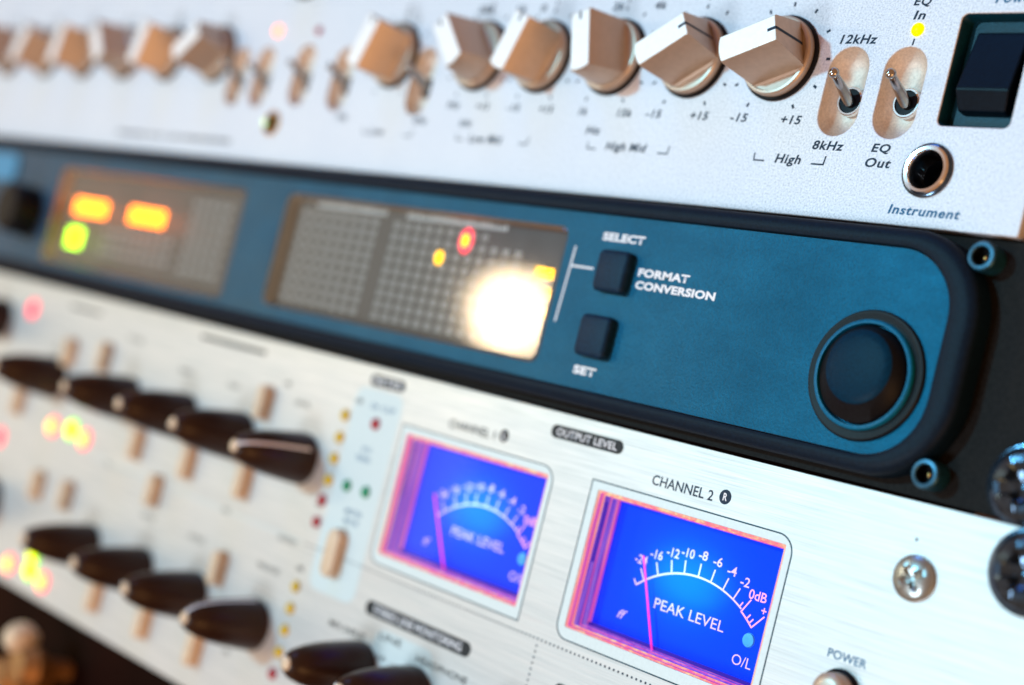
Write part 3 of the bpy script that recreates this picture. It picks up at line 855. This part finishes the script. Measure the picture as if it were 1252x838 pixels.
# ---- lamps
ld = {k: merge([dome(1.4, 1.1)], m_, True) for k, m_ in (('y', M_YLED), ('r', M_RLED), ('g', M_GLED), ('R', E_HOT), ('G', E_LIME), ('K', E_RED))}
E_GLOWRING = emit('red_lamp_halo', (1.0, 0.06, 0.09), 1.6)  # halo round a lit lamp, drawn as a wide glowing dome
E_LIMERING = emit('lime_lamp_halo', (0.25, 1.0, 0.0), 1.3)
for k in 'RGK': ld[k] = merge([dome(3.0, 0.9)], {'R': E_GLOWRING, 'G': E_LIMERING, 'K': E_GLOWRING}[k], True)
ld['Rc'] = merge([lathe([(2.0, .45), (1.8, 1.1), (0, 1.3)], 24)], emit('amber_lens', (1.0, 0.5, 0.08), 3.0), True)
ld['Gc'] = merge([lathe([(2.2, .4), (2.0, 1.1), (0, 1.3)], 24)], emit('yellow_lens', (0.9, 1.0, 0.0), 2.4), True)
for i, z in enumerate((-13.1, -18.4, -23.5, -28.7)): put('indicator_lamp', ld['y'], (-157.4, 0, z), ch)
for z in (-33.6, -38.8): put('indicator_lamp', ld['r'], (-157.9, 0, z), ch)
for z in (-54.7, -59.9, -65.1, -70.4): put('indicator_lamp', ld['y'], (-159.3, 0, z), ch)
for z in (-75.6, -80.8): put('indicator_lamp', ld['r'], (-159.7, 0, z), ch)
for x in (-150.3, -143.2): put('indicator_lamp', ld['g'], (x, 0, -28.5), ch)
put('indicator_lamp', ld['r'], (-145.8, 0, -13.1), ch)
for x, z, k in ((-291.8, -40.8, 'R'), (-280.3, -39.6, 'G'), (-271.8, -40.9, 'R'), (-323.6, -8.9, 'K'), (-296.2, -83.8, 'R'), (-282.6, -82.2, 'G'), (-283.1, -77.4, 'G'), (-274.2, -83.6, 'R'), (-323.2, -50.1, 'K')):
    o = put('indicator_lamp', ld[k], (x, 0, z), ch)
    if k+'c' in ld: put('lamp_core', ld[k+'c'], (x, 0, z), o)

# ---- cross head screw of the faceplate
def cross_screw(name, at, R, h, mat, parent, rot=0.5, slot=0.13, recess=M_BLACK):
    """domed head with a cross recess cut as four wedges between arms"""
    n = 64; V, F, rows = [], [], []
    prof_ = [1.0, 0.97, 0.88, 0.74, 0.58, 0.44, 0.30, 0.16]
    for r in prof_:
        row = []
        for i in range(n):
            a = 2*PI*i/n
            d = h*math.sqrt(max(0, 1-(r*0.93)**2))*1.0
            x, z = R*r*math.cos(a), R*r*math.sin(a)
            # inside the cross arms the surface drops
            w_ = slot*R*(1.0 + 0.4*r)
            if r < 0.60 and (abs(x) < w_ or abs(z) < w_): d -= h*0.62*(1-(r/0.62)**3)
            row.append(len(V)); V.append((x, d, z))
        rows.append(row)
    V.append((0, h*0.2, 0)); c = len(V)-1
    for a, b in zip(rows, rows[1:]):
        for i in range(n):
            j = (i+1) % n; F.append((a[i], b[i], b[j], a[j]))
    for i in range(n): F.append((rows[-1][i], c, rows[-1][(i+1) % n]))
    base = [len(V)+i for i in range(n)]
    V += [(R*math.cos(2*PI*i/n), 0, R*math.sin(2*PI*i/n)) for i in range(n)]
    for i in range(n): j = (i+1) % n; F.append((base[i], rows[0][i], rows[0][j], base[j]))
    me = merge([(V, F)], mat, True, 30)
    return put(name, me, at, parent, rot)
cross_screw('screw', (-3.6, 0, -12.4), 3.75, 1.5, M_STEEL, ch, 0.6)
put('pin_mark', merge([dome(.28, .1, 12)], M_INKGREY, True), (-4.9, 0, -6.3), ch)

# ================================================================== rack hardware
for at, rot, lab in (((11.4, -1, 6.1), 0.35, 'black cross head rack screw holding the dark ear of the middle unit'),
                     ((15.4, 0, -6.6), 0.15, 'black cross head rack screw on the bright brushed ear of the lowest unit')):
    s_ = thing('rack_screw', lab, 'screw', at, 'rack screws at the right edge')
    cross_screw('screw_head', (at[0], at[1]+0.9, at[2]), 6.0, 3.4, M_BLKSCREW, s_, rot, 0.17)
    put('washer', merge([lathe([(6.9, 0), (6.9, .7), (6.6, .95), (5.6, 1.0)], 56)], M_BLKSCREW, True), at, s_)
rail = thing('rack_rail', 'copper brown upright rack rail behind the right end of the silver preamplifier', 'rack rail', (16, -8, -90))
put('rail_plate', plate(rrect(1.5, 36, -180, 150, 0.5, 3), [rrect(8, 16, z-3.5, z+3.5, 1.5, 4) for z in (50.8, 66.7, 82.6, 95.2)], -4.2, 2.2, M_RAIL, 0.2), (0, 0, 0), rail)
low = thing('blank_panel', 'very dark red brown glossy panel below the lowest unit at bottom left', 'rack panel', (-240, -8, -178))
put('panel_sheet', plate(rrect(-620, 40, -230, -90.2, 0.5, 3), [], -6, 3, M_WOOD, 0.3), (0, 0, 0), low)

# a turned brass plug standing out of the dark panel, bottom left
pg = thing('patch_plug', 'pale tipped brass patch plug at the bottom left corner below the lowest unit', 'plug', (-262, -6, -104))
put('tip', merge([lathe([(0, 4.6), (2.6, 4.0), (4.0, 2.3), (4.6, 0), (4.0, -2.3), (2.8, -3.6), (2.2, -4.6)], 32)], M_CREAM, True), (-263.5, 8, -97.6), pg)
for x, z, r in ((-258.5, -104.5, 6.4), (-268.0, -110.5, 7.0), (-262, -120, 7.5)):
    put('body_ring', merge([lathe([(0, r*.8), (r*.7, r*.65), (r, 0), (r*.7, -r*.65), (r*.5, -r*.9), (r*.45, -14)], 32)], M_PLUG, True), (x, 6, z), pg)

# backdrop: the dim room wall the rack stands before
wallp = bpy.data.objects.new('wall', merge([box(-2500, 2500, -420, -400, -1500, 1500)], M_WOOD)); COL.objects.link(wallp)
wallp['kind'] = 'structure'
